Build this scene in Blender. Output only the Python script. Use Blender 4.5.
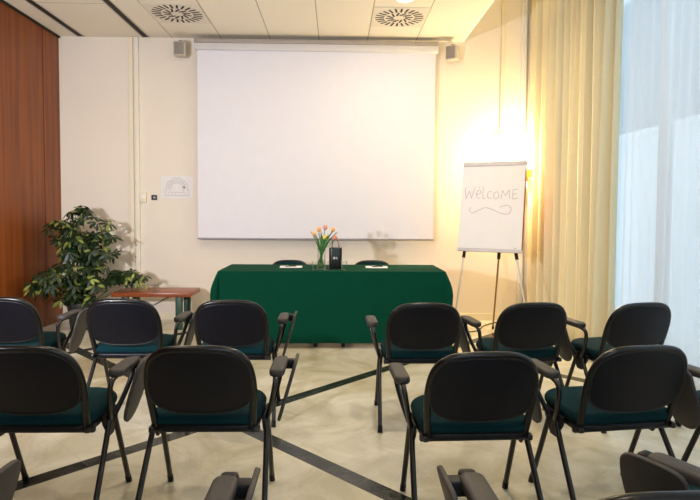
import bpy, bmesh, math, random
from mathutils import Vector, Matrix
PI = math.pi
random.seed(7)
scene = bpy.context.scene
COL = scene.collection
for o in list(bpy.data.objects):
    bpy.data.objects.remove(o)

# ------------------------------------------------------------------ camera
F, YAW, PITCH, ROLL = 545.0, math.radians(1.5), math.radians(2.4), math.radians(0.35)
cam_d = bpy.data.cameras.new('camera')
cam = bpy.data.objects.new('camera', cam_d)
COL.objects.link(cam)
scene.camera = cam
cam_d.sensor_width = 36.0
cam_d.lens = F * 36.0 / 700.0
cam_d.clip_start = 0.02
fw = Vector((math.sin(YAW) * math.cos(PITCH), math.cos(YAW) * math.cos(PITCH), -math.sin(PITCH)))
rt = Vector((math.cos(YAW), -math.sin(YAW), 0))
up = rt.cross(fw)
r2 = rt * math.cos(ROLL) + up * math.sin(ROLL)
u2 = up * math.cos(ROLL) - rt * math.sin(ROLL)
M = Matrix((r2, u2, -fw)).transposed().to_4x4()
M.translation = Vector((0, 0, 1.33))
cam.matrix_world = M
cam_d.shift_y = -((250 - 213) - F * math.tan(PITCH)) / 700.0

# ------------------------------------------------------------------ world, lights, exposure
world = bpy.data.worlds.new('World')
scene.world = world
world.use_nodes = True
wn = world.node_tree.nodes
bg = wn['Background']
bg.inputs['Color'].default_value = (0.70, 0.86, 1.0, 1)
bg.inputs['Strength'].default_value = 3.4

def light(name, kind, loc, energy, color, rot=None, target=None, **kw):
    d = bpy.data.lights.new(name, kind)
    d.energy = energy
    d.color = color
    for k, v in kw.items():
        setattr(d, k, v)
    o = bpy.data.objects.new(name, d)
    COL.objects.link(o)
    o.location = loc
    if target is not None:
        o.rotation_euler = (Vector(target) - Vector(loc)).to_track_quat('-Z', 'Y').to_euler()
    elif rot:
        o.rotation_euler = rot
    return o

WARM = (1.0, 0.84, 0.60)
# ceiling downlights: the first is seen, the rest are assumed, without fixtures
for (x, y, e) in ((0.67, 5.36, 24), (-1.68, 4.2, 22), (0.67, 3.2, 27), (-1.68, 1.6, 20), (0.67, 0.6, 17)):
    light('downlight_lamp', 'AREA', (x, y, 3.405), e, WARM, shape='DISK', size=0.16)
# assumed key spot, unseen at the left, set from the cast shadows; no fixture
light('assumed_key_spot', 'SPOT', (-2.6, 1.15, 1.6), 590, (0.93, 0.92, 1.0), target=(-0.7, 6.73, 1.85),
      spot_size=math.radians(92), spot_blend=0.7, shadow_soft_size=0.09)
# area light for the daylight from behind, set in an added window frame
light('rear_daylight', 'AREA', (0.6, -2.95, 2.0), 75, (0.58, 0.78, 1.0), rot=(math.radians(90), 0, 0), shape='RECTANGLE', size=3.0, size_y=2.0)

scene.view_settings.view_transform = 'Standard'
scene.view_settings.look = 'None'
scene.view_settings.gamma = 1
scene.view_settings.use_curve_mapping = False
scene.view_settings.exposure = -0.22

# ------------------------------------------------------------------ helpers
def lin(c):
    return tuple(((v / 255) / 12.92 if v / 255 <= 0.04045 else ((v / 255 + 0.055) / 1.055) ** 2.4) for v in c) + (1,)

def mat(name, rgb, rough=0.5, metal=0.0, var=0.06, scale=8.0, bump=0.0, bscale=200.0, spec=0.5, stretch=None, rgb2=None, sheen=0.0, coat=0.0):
    m = bpy.data.materials.new(name)
    m.use_nodes = True
    nt = m.node_tree
    b = nt.nodes['Principled BSDF']
    b.inputs['Roughness'].default_value = rough
    b.inputs['Metallic'].default_value = metal
    b.inputs['Specular IOR Level'].default_value = spec
    if rough >= 0.9:
        b.inputs['Specular IOR Level'].default_value = 0.12
    if sheen:
        b.inputs['Sheen Weight'].default_value = sheen
    if coat:
        b.inputs['Coat Weight'].default_value = coat
    tc = nt.nodes.new('ShaderNodeTexCoord')
    mp = nt.nodes.new('ShaderNodeMapping')
    if stretch:
        mp.inputs['Scale'].default_value = stretch
    nt.links.new(tc.outputs['Object'], mp.inputs['Vector'])
    nz = nt.nodes.new('ShaderNodeTexNoise')
    nz.inputs['Scale'].default_value = scale
    nz.inputs['Detail'].default_value = 4
    nt.links.new(mp.outputs['Vector'], nz.inputs['Vector'])
    rp = nt.nodes.new('ShaderNodeValToRGB')
    c = lin(rgb)
    if rgb2:
        c2 = lin(rgb2)
        rp.color_ramp.elements[0].color = c
        rp.color_ramp.elements[1].color = c2
    else:
        rp.color_ramp.elements[0].color = tuple(v * (1 - var) for v in c[:3]) + (1,)
        rp.color_ramp.elements[1].color = tuple(min(1, v * (1 + var)) for v in c[:3]) + (1,)
    rp.color_ramp.elements[0].position = 0.3
    rp.color_ramp.elements[1].position = 0.7
    nt.links.new(nz.outputs['Fac'], rp.inputs['Fac'])
    nt.links.new(rp.outputs['Color'], b.inputs['Base Color'])
    if bump:
        n2 = nt.nodes.new('ShaderNodeTexNoise')
        n2.inputs['Scale'].default_value = bscale
        nt.links.new(tc.outputs['Object'], n2.inputs['Vector'])
        bp = nt.nodes.new('ShaderNodeBump')
        bp.inputs['Strength'].default_value = bump
        bp.inputs['Distance'].default_value = 0.002
        nt.links.new(n2.outputs['Fac'], bp.inputs['Height'])
        nt.links.new(bp.outputs['Normal'], b.inputs['Normal'])
    return m

def glass_mat(name, tint=(1, 1, 1), mix=0.25):
    # thin clear glass: mostly see-through with a glossy reflection
    m = bpy.data.materials.new(name)
    m.use_nodes = True
    nt = m.node_tree
    nt.nodes.remove(nt.nodes['Principled BSDF'])
    tr = nt.nodes.new('ShaderNodeBsdfTransparent')
    tr.inputs['Color'].default_value = tint + (1,)
    gl = nt.nodes.new('ShaderNodeBsdfGlossy')
    gl.inputs['Roughness'].default_value = 0.03
    fr = nt.nodes.new('ShaderNodeFresnel')
    fr.inputs['IOR'].default_value = 1.5
    ad = nt.nodes.new('ShaderNodeMath')
    ad.operation = 'MINIMUM'
    ad.inputs[1].default_value = mix
    nt.links.new(fr.outputs[0], ad.inputs[0])
    mx = nt.nodes.new('ShaderNodeMixShader')
    nt.links.new(ad.outputs[0], mx.inputs[0])
    nt.links.new(tr.outputs[0], mx.inputs[1])
    nt.links.new(gl.outputs[0], mx.inputs[2])
    nt.links.new(mx.outputs[0], nt.nodes['Material Output'].inputs['Surface'])
    return m

def emit_mat(name, rgb, strength):
    m = bpy.data.materials.new(name)
    m.use_nodes = True
    b = m.node_tree.nodes['Principled BSDF']
    b.inputs['Base Color'].default_value = lin(rgb)
    b.inputs['Emission Color'].default_value = lin(rgb)
    b.inputs['Emission Strength'].default_value = strength
    return m

def obj(name, bm, m, parent=None, smooth=True, loc=None, mods=(), label=None):
    me = bpy.data.meshes.new(name)
    bmesh.ops.recalc_face_normals(bm, faces=bm.faces)
    bm.to_mesh(me)
    bm.free()
    me.materials.append(m)
    if smooth:
        for p in me.polygons:
            p.use_smooth = True
        me.set_sharp_from_angle(angle=math.radians(38))
    o = bpy.data.objects.new(name, me)
    COL.objects.link(o)
    if parent:
        o.parent = parent
    if loc:
        o.location = loc
    if label:
        o['label'] = label
    return o

def thing(name, label, cat, loc=(0, 0, 0), rz=0, group=None):
    o = bpy.data.objects.new(name, None)
    o.empty_display_size = 0.1
    COL.objects.link(o)
    o.location = loc
    o.rotation_euler = (0, 0, rz)
    return tag(o, label, cat, group)

def tag(o, label, cat, group=None):
    o['label'] = label
    o['category'] = cat
    if group:
        o['group'] = group
    return o

def struct(name, bm, m, smooth=False):
    o = obj(name, bm, m, smooth=smooth)
    o['kind'] = 'structure'
    return o

def dup(root, loc, rz, label, group=None):
    r = root.copy()
    COL.objects.link(r)
    r.location = loc
    r.rotation_euler = (0, 0, rz)
    r['label'] = label
    if group:
        r['group'] = group
    for ch in list(root.children):
        c = ch.copy()
        COL.objects.link(c)
        c.parent = r
        for g in ch.children:
            d = g.copy()
            COL.objects.link(d)
            d.parent = c
    return r

def B():
    return bmesh.new()

def box(bm, a, b, bev=0.0, mtx=None, seg=2):
    x0, y0, z0 = a
    x1, y1, z1 = b
    g = bmesh.ops.create_cube(bm, size=1.0)
    vs = g['verts']
    for v in vs:
        v.co = Vector(((x0 + x1) / 2 + v.co.x * (x1 - x0), (y0 + y1) / 2 + v.co.y * (y1 - y0), (z0 + z1) / 2 + v.co.z * (z1 - z0)))
    if bev:
        es = list({e for v in vs for e in v.link_edges})
        r = bmesh.ops.bevel(bm, geom=es, offset=bev, segments=seg, profile=0.5, affect='EDGES')
        vs = list({v for f in r['faces'] for v in f.verts} | {v for v in vs if v.is_valid})
    if mtx is not None:
        for v in vs:
            v.co = mtx @ v.co
    return vs

def spline(pts, n=8, closed=False):
    P = [Vector(p) for p in pts]
    out = []
    N = len(P)
    rng = N if closed else N - 1
    for i in range(rng):
        if closed:
            p0, p1, p2, p3 = P[(i - 1) % N], P[i], P[(i + 1) % N], P[(i + 2) % N]
        else:
            p0 = P[max(i - 1, 0)]; p1 = P[i]; p2 = P[i + 1]; p3 = P[min(i + 2, N - 1)]
        for k in range(n):
            t = k / n
            out.append(0.5 * ((2 * p1) + (p2 - p0) * t + (2 * p0 - 5 * p1 + 4 * p2 - p3) * t * t + (3 * p1 - p0 - 3 * p2 + p3) * t ** 3))
    if not closed:
        out.append(P[-1])
    return out

def tube(bm, pts, r, n=10, r2=None, closed=False, caps=True, flat=None):
    """sweep a round (or flattened: flat=(ru, rv, axis)) section along pts"""
    P = [Vector(p) for p in pts]
    N = len(P)
    rings = []
    ref = None
    for i in range(N):
        if closed:
            t = P[(i + 1) % N] - P[(i - 1) % N]
        else:
            t = P[min(i + 1, N - 1)] - P[max(i - 1, 0)]
        t.normalize()
        if flat:
            a = Vector(flat[2])
            u = a - t * a.dot(t)
            u.normalize()
        else:
            if ref is None:
                a = Vector((0, 0, 1)) if abs(t.z) < 0.9 else Vector((1, 0, 0))
                u = a - t * a.dot(t)
            else:
                u = ref - t * ref.dot(t)
            u.normalize()
            ref = u
        v = t.cross(u)
        rr = r if r2 is None else r + (r2 - r) * i / (N - 1)
        ru, rv = (flat[0], flat[1]) if flat else (rr, rr)
        rings.append([bm.verts.new(P[i] + u * math.cos(2 * PI * k / n) * ru + v * math.sin(2 * PI * k / n) * rv) for k in range(n)])
    for i in range(N if closed else N - 1):
        a, b = rings[i], rings[(i + 1) % N]
        for k in range(n):
            bm.faces.new((a[k], a[(k + 1) % n], b[(k + 1) % n], b[k]))
    if caps and not closed:
        bm.faces.new(list(reversed(rings[0])))
        bm.faces.new(rings[-1])

def lathe(bm, prof, n=24, c=(0, 0, 0)):
    rings = []
    for (r, z) in prof:
        if r < 1e-5:
            rings.append([bm.verts.new((c[0], c[1], c[2] + z))])
        else:
            rings.append([bm.verts.new((c[0] + r * math.cos(2 * PI * k / n), c[1] + r * math.sin(2 * PI * k / n), c[2] + z)) for k in range(n)])
    for a, b in zip(rings, rings[1:]):
        for k in range(n):
            k2 = (k + 1) % n
            if len(a) == 1 and len(b) == 1:
                continue
            if len(a) == 1:
                bm.faces.new((a[0], b[k2], b[k]))
            elif len(b) == 1:
                bm.faces.new((a[k], a[k2], b[0]))
            else:
                bm.faces.new((a[k], a[k2], b[k2], b[k]))

def slab(bm, outline, z0, z1, bev=0.0, mtx=None, seg=3, bend=None):
    """extrude a 2D outline between z0 and z1, with rounded rims"""
    n = len(outline)
    c = Vector((sum(p[0] for p in outline) / n, sum(p[1] for p in outline) / n))
    layers = []
    if bev:
        for k in range(seg + 1):
            a = PI / 2 * k / seg
            layers.append((z0 + bev * (1 - math.sin(a)), bev * (1 - math.cos(a))))
        layers = layers[::-1] if False else [(z0 + bev * (1 - math.sin(PI / 2 * k / seg)), bev * (1 - math.cos(PI / 2 * k / seg))) for k in range(seg, -1, -1)]
        layers += [(z1 - bev * (1 - math.sin(PI / 2 * k / seg)), bev * (1 - math.cos(PI / 2 * k / seg))) for k in range(0, seg + 1)]
    else:
        layers = [(z0, 0), (z1, 0)]
    if bev:
        layers = []
        for k in range(seg + 1):
            a = PI / 2 * k / seg
            layers.append((z0 + bev - bev * math.cos(a), bev - bev * math.sin(a)))
        for k in range(seg + 1):
            a = PI / 2 * k / seg
            layers.append((z1 - bev + bev * math.sin(a), bev - bev * math.cos(a)))
    # vertex normals of the outline
    nor = []
    area = sum(outline[i][0] * outline[(i + 1) % n][1] - outline[(i + 1) % n][0] * outline[i][1] for i in range(n))
    sg = 1 if area > 0 else -1
    for i in range(n):
        t = Vector(outline[(i + 1) % n]) - Vector(outline[i - 1])
        t.normalize()
        nor.append(Vector((t.y, -t.x)) * sg)
    rings = []
    for (z, ins) in layers:
        ring = []
        for i in range(n):
            p = Vector(outline[i]) - nor[i] * ins
            co = Vector((p.x, p.y, z))
            if bend:
                co = bend(co)
            if mtx is not None:
                co = mtx @ co
            ring.append(bm.verts.new(co))
        rings.append(ring)
    for a, b in zip(rings, rings[1:]):
        for k in range(n):
            bm.faces.new((a[k], a[(k + 1) % n], b[(k + 1) % n], b[k]))
    for ring in (rings[0], rings[-1]):
        cc = Vector((0, 0, 0))
        for v in ring:
            cc += v.co
        cv = bm.verts.new(cc / n)
        for k in range(n):
            bm.faces.new((ring[k], ring[(k + 1) % n], cv))

def rrect(x0, y0, x1, y1, r, n=6):
    """rounded rectangle outline; r one value or four (bl, br, tr, tl)"""
    if not isinstance(r, (tuple, list)):
        r = (r, r, r, r)
    out = []
    for (cx, cy, rr, a0) in ((x0 + r[0], y0 + r[0], r[0], PI), (x1 - r[1], y0 + r[1], r[1], 1.5 * PI), (x1 - r[2], y1 - r[2], r[2], 0), (x0 + r[3], y1 - r[3], r[3], 0.5 * PI)):
        for k in range(n + 1):
            a = a0 + PI / 2 * k / n
            out.append((cx + rr * math.cos(a), cy + rr * math.sin(a)))
    return out

# ------------------------------------------------------------------ materials of the room
def floor_material():
    m = bpy.data.materials.new('marble_floor')
    m.use_nodes = True
    nt = m.node_tree
    N, L = nt.nodes.new, nt.links.new
    b = nt.nodes['Principled BSDF']
    tc = N('ShaderNodeTexCoord')
    sep = N('ShaderNodeSeparateXYZ')
    L(tc.outputs['Object'], sep.inputs[0])
    def math_(op, a, bb=None, c=None):
        n = N('ShaderNodeMath')
        n.operation = op
        for i, v in enumerate((a, bb, c)):
            if v is None:
                continue
            if isinstance(v, (int, float)):
                n.inputs[i].default_value = v
            else:
                L(v, n.inputs[i])
        return n.outputs[0]
    s = math_('ADD', sep.outputs[0], sep.outputs[1])
    d = math_('SUBTRACT', sep.outputs[0], sep.outputs[1])
    def strip(v, c, w):
        # period 3.48 in the x+y / x-y coordinate: the inlaid bands repeat
        a = math_('SUBTRACT', v, c)
        a = math_('PINGPONG', a, 1.74)
        return math_('LESS_THAN', a, w)
    m1 = strip(s, 2.775, 0.072)
    m2 = strip(d, -4.165, 0.072)
    mk = math_('MAXIMUM', m1, m2)
    # joints between marble tiles of the bands and of the field
    def joint(v, c, p, w):
        a = math_('SUBTRACT', v, c)
        a = math_('PINGPONG', a, p / 2)
        return math_('LESS_THAN', a, w)
    j = math_('MAXIMUM', joint(s, 2.775 - 0.072, 0.58, 0.0028), joint(d, -4.165 - 0.072, 0.58, 0.0028))
    nz = N('ShaderNodeTexNoise')
    nz.inputs['Scale'].default_value = 2.2
    nz.inputs['Detail'].default_value = 7
    nz.inputs['Roughness'].default_value = 0.62
    nz.inputs['Distortion'].default_value = 1.1
    L(tc.outputs['Object'], nz.inputs['Vector'])
    rp = N('ShaderNodeValToRGB')
    rp.color_ramp.elements[0].position = 0.34
    rp.color_ramp.elements[0].color = lin((192, 183, 154))
    rp.color_ramp.elements[1].position = 0.62
    rp.color_ramp.elements[1].color = lin((226, 221, 203))
    L(nz.outputs['Fac'], rp.inputs['Fac'])
    nz2 = N('ShaderNodeTexNoise')
    nz2.inputs['Scale'].default_value = 14
    nz2.inputs['Detail'].default_value = 8
    nz2.inputs['Distortion'].default_value = 2
    L(tc.outputs['Object'], nz2.inputs['Vector'])
    rp2 = N('ShaderNodeValToRGB')
    rp2.color_ramp.elements[0].position = 0.42
    rp2.color_ramp.elements[0].color = lin((24, 26, 22))
    rp2.color_ramp.elements[1].position = 0.72
    rp2.color_ramp.elements[1].color = lin((70, 75, 66))
    L(nz2.outputs['Fac'], rp2.inputs['Fac'])
    mx = N('ShaderNodeMix')
    mx.data_type = 'RGBA'
    L(mk, mx.inputs['Factor'])
    L(rp.outputs['Color'], mx.inputs['A'])
    L(rp2.outputs['Color'], mx.inputs['B'])
    mj = N('ShaderNodeMix')
    mj.data_type = 'RGBA'
    jj = math_('MULTIPLY', j, 0.22)
    L(jj, mj.inputs['Factor'])
    L(mx.outputs['Result'], mj.inputs['A'])
    mj.inputs['B'].default_value = lin((150, 135, 105))
    L(mj.outputs['Result'], b.inputs['Base Color'])
    b.inputs['Roughness'].default_value = 0.24
    b.inputs['Specular IOR Level'].default_value = 0.5
    return m

def ceiling_material():
    m = bpy.data.materials.new('ceiling_panels')
    m.use_nodes = True
    nt = m.node_tree
    N, L = nt.nodes.new, nt.links.new
    b = nt.nodes['Principled BSDF']
    b.inputs['Roughness'].default_value = 0.8
    tc = N('ShaderNodeTexCoord')
    sep = N('ShaderNodeSeparateXYZ')
    L(tc.outputs['Object'], sep.inputs[0])
    def math_(op, a, bb):
        n = N('ShaderNodeMath')
        n.operation = op
        for i, v in enumerate((a, bb)):
            if isinstance(v, (int, float)):
                n.inputs[i].default_value = v
            else:
                L(v, n.inputs[i])
        return n.outputs[0]
    ax = math_('PINGPONG', math_('SUBTRACT', sep.outputs[0], -1.982), 0.2945)
    lx = math_('LESS_THAN', ax, 0.006)
    lx = math_('MULTIPLY', lx, math_('GREATER_THAN', sep.outputs[0], -2.1))
    ln = math_('MULTIPLY', lx, 0.75)
    mx = N('ShaderNodeMix')
    mx.data_type = 'RGBA'
    L(ln, mx.inputs['Factor'])
    mx.inputs['A'].default_value = lin((234, 227, 210))
    mx.inputs['B'].default_value = lin((150, 138, 120))
    nz = N('ShaderNodeTexNoise')
    nz.inputs['Scale'].default_value = 250
    L(tc.outputs['Object'], nz.inputs['Vector'])
    bp = N('ShaderNodeBump')
    bp.inputs['Strength'].default_value = 0.15
    bp.inputs['Distance'].default_value = 0.001
    L(nz.outputs['Fac'], bp.inputs['Height'])
    L(bp.outputs['Normal'], b.inputs['Normal'])
    L(mx.outputs['Result'], b.inputs['Base Color'])
    return m

def sheer_material():
    m = bpy.data.materials.new('sheer_voile')
    m.use_nodes = True
    nt = m.node_tree
    N, L = nt.nodes.new, nt.links.new
    nt.nodes.remove(nt.nodes['Principled BSDF'])
    tr = N('ShaderNodeBsdfTransparent')
    tl = N('ShaderNodeBsdfTranslucent')
    df = N('ShaderNodeBsdfDiffuse')
    tl.inputs['Color'].default_value = (0.93, 0.95, 0.97, 1)
    df.inputs['Color'].default_value = (0.9, 0.91, 0.92, 1)
    tc = N('ShaderNodeTexCoord')
    nz = N('ShaderNodeTexNoise')
    nz.inputs['Scale'].default_value = 400
    L(tc.outputs['Object'], nz.inputs['Vector'])
    mr = N('ShaderNodeMapRange')
    mr.inputs['To Min'].default_value = 0.70
    mr.inputs['To Max'].default_value = 0.84
    L(nz.outputs['Fac'], mr.inputs['Value'])
    m1 = N('ShaderNodeMixShader')
    m1.inputs[0].default_value = 0.45
    L(tl.outputs[0], m1.inputs[1])
    L(df.outputs[0], m1.inputs[2])
    m2 = N('ShaderNodeMixShader')
    L(mr.outputs['Result'], m2.inputs[0])
    L(tr.outputs[0], m2.inputs[1])
    L(m1.outputs[0], m2.inputs[2])
    L(m2.outputs[0], nt.nodes['Material Output'].inputs['Surface'])
    return m

def drape_material():
    m = mat('drape_fabric', (228, 217, 180), rough=0.8, var=0.008, scale=30, bump=0.2, bscale=600, sheen=0.0)
    return m

M_floor = floor_material()
M_ceil = ceiling_material()
M_wall = mat('wall_paint', (238, 227, 210), rough=0.7, var=0.015, scale=2, bump=0.08, bscale=150)
M_white = mat('white_paint', (240, 236, 228), rough=0.5, var=0.02)
M_trim = mat('cream_trim', (238, 226, 198), rough=0.45, var=0.02)
M_wood = mat('wall_veneer', (104, 46, 8), rough=0.45, scale=2.2, stretch=(6, 6, 0.3), rgb2=(142, 74, 18), bump=0.05)
M_table = mat('table_veneer', (122, 56, 22), rough=0.3, scale=3.0, stretch=(1, 12, 12), rgb2=(156, 82, 40))
M_gap = mat('dark_gap', (22, 20, 18), rough=0.7)
M_vent = mat('vent_enamel', (222, 214, 198), rough=0.5, var=0.02)
M_black = mat('black_plastic', (11, 12, 21), rough=0.42, var=0.1, scale=60, bump=0.10, bscale=900, spec=0.25)
M_rim = mat('black_rim', (9, 9, 12), rough=0.30, var=0.06)
M_tube = mat('black_steel', (12, 13, 17), rough=0.28, var=0.05, metal=0.0, spec=0.6)
M_teal = mat('teal_fabric', (8, 44, 50), rough=0.9, var=0.14, scale=300, bump=0.35, bscale=700, sheen=0.0)
M_pad = mat('arm_grey', (60, 56, 55), rough=0.55, var=0.06, scale=40, bump=0.1)
M_cloth = mat('green_baize', (0, 62, 44), rough=0.9, var=0.06, scale=200, bump=0.25, bscale=800, sheen=0.0)
M_legtable = mat('steel_leg', (60, 60, 62), rough=0.4, metal=0.6)
M_greenleg = mat('green_leg', (20, 66, 46), rough=0.45)
M_screen = mat('screen_fabric', (232, 230, 236), rough=0.75, var=0.01)
M_alu = mat('screen_housing', (214, 210, 208), rough=0.4, metal=0.0, var=0.02)
M_greyplast = mat('grey_plastic', (186, 178, 166), rough=0.5, var=0.04)
M_paper = mat('paper', (236, 232, 230), rough=0.7, var=0.01)
M_ink = mat('grey_ink', (168, 160, 165), rough=0.8)
M_plan = mat('plan_ink', (188, 186, 192), rough=0.8)
M_darkink = mat('black_ink', (24, 24, 26), rough=0.5)
M_drape = drape_material()
M_sheer = sheer_material()
M_brass = mat('aged_brass', (150, 112, 44), rough=0.35, metal=0.8, var=0.08)
M_frame = mat('window_frame', (190, 194, 196), rough=0.4, metal=0.3)
M_glass = glass_mat('clear_glass', (0.94, 0.96, 0.95), 0.4)
M_pane = glass_mat('window_glass', (0.95, 0.98, 1.0), 0.1)
M_outwall = mat('outside_render', (225, 228, 230), rough=0.8)
M_outbuild = mat('outside_grey', (112, 124, 132), rough=0.8, rgb2=(132, 144, 150), scale=0.8)

# ------------------------------------------------------------------ the room shell
XL, XR, YB, YF, ZC, ZT = -3.34, 2.62, -3.0, 6.73, 3.43, 4.10
XC = 1.552                     # edge of the suspended ceiling
bm = B(); box(bm, (XL - 0.2, YB - 0.2, -0.12), (XR + 0.2, YF + 0.2, 0.0)); struct('floor', bm, M_floor)
bm = B(); box(bm, (XL - 0.2, YF, 0.0), (XR + 0.2, YF + 0.2, ZT)); struct('wall_front', bm, M_wall)
bm = B(); box(bm, (XL - 0.2, YB - 0.2, 0.0), (XR + 0.2, YB, ZT)); struct('wall_back', bm, M_wall)
bm = B()
for (x0, x1, z0, z1) in ((-0.98, 2.18, 0.92, 1.0), (-0.98, 2.18, 3.0, 3.08), (-0.98, -0.9, 1.0, 3.0), (2.1, 2.18, 1.0, 3.0)):
    box(bm, (x0, YB, z0), (x1, YB + 0.07, z1))
struct('added_window_frame', bm, M_frame)  # unseen frame added around the rear area light; the wall stays closed
bm = B()
for (y0, y1) in ((YB, -1.9), (-1.894, -0.7), (-0.694, 0.5), (0.506, 1.7), (1.706, 2.9), (2.906, 4.1), (4.106, 5.26), (5.266, 6.355), (6.371, YF)):
    box(bm, (XL - 0.2, y0, 0.0), (XL, y1, ZC - 0.02), bev=0.003, seg=1)
box(bm, (XL - 0.2, YB, 0.0), (XL - 0.012, YF, ZC))
struct('wall_left', bm, M_wood)
bm = B(); box(bm, (XL - 0.2, YB, ZC), (XC - 0.03, YF, ZC + 0.12)); struct('ceiling', bm, M_ceil)
bm = B(); box(bm, (XC - 0.03, YB, ZC), (XC, YF, ZT + 0.1)); box(bm, (XC, YB, ZT), (XR + 0.2, YF, ZT + 0.1)); struct('ceiling_recess', bm, M_white)
# dark shadow gap along the wooden wall
bm = B(); box(bm, (XL - 0.005, YB, ZC - 0.022), (XL + 0.022, YF, ZC - 0.002)); struct('trim_1', bm, M_gap)
# right wall with window opening
WY0, WY1, WZ0, WZ1 = 0.4, 6.0, 0.12, 3.92
bm = B()
box(bm, (XR, YB, 0), (XR + 0.2, WY0, ZT))
box(bm, (XR, WY1, 0), (XR + 0.2, YF, ZT))
box(bm, (XR, WY0, 0), (XR + 0.2, WY1, WZ0))
box(bm, (XR, WY0, WZ1), (XR + 0.2, WY1, ZT))
struct('wall_right', bm, M_wall)
bm = B()
for (a, b_) in (((WY0, WZ0), (WY1, WZ0 + 0.07)), ((WY0, WZ1 - 0.07), (WY1, WZ1))):
    box(bm, (XR + 0.06, a[0], a[1]), (XR + 0.13, b_[0], b_[1]))
for y in (WY0 + 0.04, 1.8, 3.2, 4.45, WY1 - 0.04):
    box(bm, (XR + 0.055, y - 0.04, WZ0), (XR + 0.135, y + 0.04, WZ1))
w1 = struct('window_1', bm, M_frame)
bm = B(); box(bm, (XR + 0.09, WY0, WZ0), (XR + 0.096, WY1, WZ1)); obj('glass_pane', bm, M_pane, w1, smooth=False)
# baseboards
bm = B(); box(bm, (XL, YF - 0.014, 0), (XR, YF, 0.085), bev=0.003); struct('baseboard_front', bm, M_trim)
# vertical cream cover strips on the front wall
bm = B(); box(bm, (-2.505, YF - 0.02, 0.085), (-2.455, YF, ZC), bev=0.004); struct('trim_2', bm, M_trim)
bm = B(); box(bm, (-2.44, YF - 0.034, 0.085), (-2.385, YF, ZC), bev=0.012); struct('trim_3', bm, mat('trim_cream_grey', (238, 230, 214), rough=0.5, var=0.01))
bm = B(); box(bm, (2.262, YF - 0.05, 0.0), (2.325, YF, ZT), bev=0.01); struct('trim_4', bm, M_white)
bm = B(); box(bm, (2.015, YF - 0.02, 2.30), (2.06, YF, ZT), bev=0.005)
tube(bm, spline([(2.035, YF - 0.012, 2.31), (2.03, YF - 0.03, 2.27), (1.99, YF - 0.03, 2.275), (1.985, YF - 0.02, 2.245)]), 0.007)
struct('trim_5', bm, M_trim)

# outside the window
bm = B(); box(bm, (2.9, -3, -0.3), (12, 22, -0.1)); struct('ground_outside', bm, M_outwall)
bm = B(); box(bm, (4.6, -2, -0.1), (4.85, 20, 2.55)); box(bm, (4.56, -2, 2.5), (4.9, 20, 2.6))
tag(obj('garden_wall', bm, M_outwall, smooth=False), 'pale wall outside the window, seen blurred through the lower sheer curtain', 'wall')
bm = B(); box(bm, (10, 2, -0.1), (16, 40, 8.6))
for k in range(14):
    box(bm, (9.97, 3 + k * 2.4, 3.9), (10.02, 4.2 + k * 2.4, 5.0))
tag(obj('building', bm, M_outbuild, smooth=False), 'grey building outside, a dim band seen through the upper sheer curtain', 'building')

# ------------------------------------------------------------------ ceiling fittings
SG = 'linear ceiling slots'
for k, x in enumerate((-3.06, -2.29)):
    t = thing('linear_diffuser', ('dark linear slot in the ceiling nearest the wooden wall', 'dark linear slot in the ceiling beside the plain panel, farther from the wooden wall')[k], 'air vent', (x, 2.0, ZC), 0, SG)
    bm = B(); box(bm, (-0.035, -4.8, -0.006), (0.035, 4.70, 0.0)); obj('slot', bm, M_gap, t, smooth=False)
    bm = B()
    box(bm, (-0.046, -4.8, -0.010), (-0.033, 4.71, 0.0), 0.002); box(bm, (0.033, -4.8, -0.010), (0.046, 4.71, 0.0), 0.002)
    obj('frame', bm, M_greyplast, t, smooth=False)

bm = B(); box(bm, (-3.0, 5.66, ZC - 0.0015), (-2.35, 5.67, ZC)); struct('trim_6', bm, M_greyplast)

def vent(x, y, label):
    t = thing('ceiling_vent', label, 'air vent', (x, y, ZC), 0, 'round swirl air vents in the ceiling')
    bm = B(); box(bm, (-0.290, -0.290, -0.007), (0.290, 0.290, 0.0), 0.003); obj('plate', bm, M_vent, t, smooth=False)
    bm = B()
    for k in range(24):
        a = 2 * PI * k / 24
        mt = Matrix.Rotation(a, 4, 'Z')
        box(bm, (0.165, -0.010, -0.0095), (0.258, 0.010, -0.006), mtx=mt @ Matrix.Translation((0, 0, 0)) @ Matrix.Rotation(0.0, 4, 'Z'))
    for k in range(12):
        a = 2 * PI * (k + 0.5) / 12
        mt = Matrix.Rotation(a, 4, 'Z') @ Matrix.Translation((0.10, 0, 0)) @ Matrix.Rotation(0.45, 4, 'Z') @ Matrix.Translation((-0.10, 0, 0))
        box(bm, (0.06, -0.010, -0.0095), (0.148, 0.010, -0.006), mtx=mt)
    obj('slots', bm, M_gap, t, smooth=False)
    bm = B(); tube(bm, [(0.272 * math.cos(2 * PI * k / 48), 0.272 * math.sin(2 * PI * k / 48), -0.007) for k in range(48)], 0.003, n=6, closed=True)
    obj('ring', bm, M_vent, t)
vent(-1.688, 5.905, 'round slotted swirl air vent in the ceiling, left above the screen')
vent(0.668, 5.92, 'round slotted swirl air vent in the ceiling, right above the screen beside the downlight')
# recessed downlight in view
t = thing('downlight', 'small bright round recessed downlight in the ceiling beside the right air vent', 'ceiling light', (0.67, 5.42, ZC))
bm = B(); lathe(bm, [(0.085, 0.0), (0.10, -0.003), (0.10, -0.008), (0.08, -0.010), (0.07, 0.0)], 32); obj('trim_ring', bm, M_white, t)
bm = B(); lathe(bm, [(0.0, -0.003), (0.07, -0.003), (0.07, 0.0), (0.0, 0.0)], 32); obj('lamp', bm, emit_mat('lamp_glow', (255, 236, 200), 8.0), t)

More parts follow.
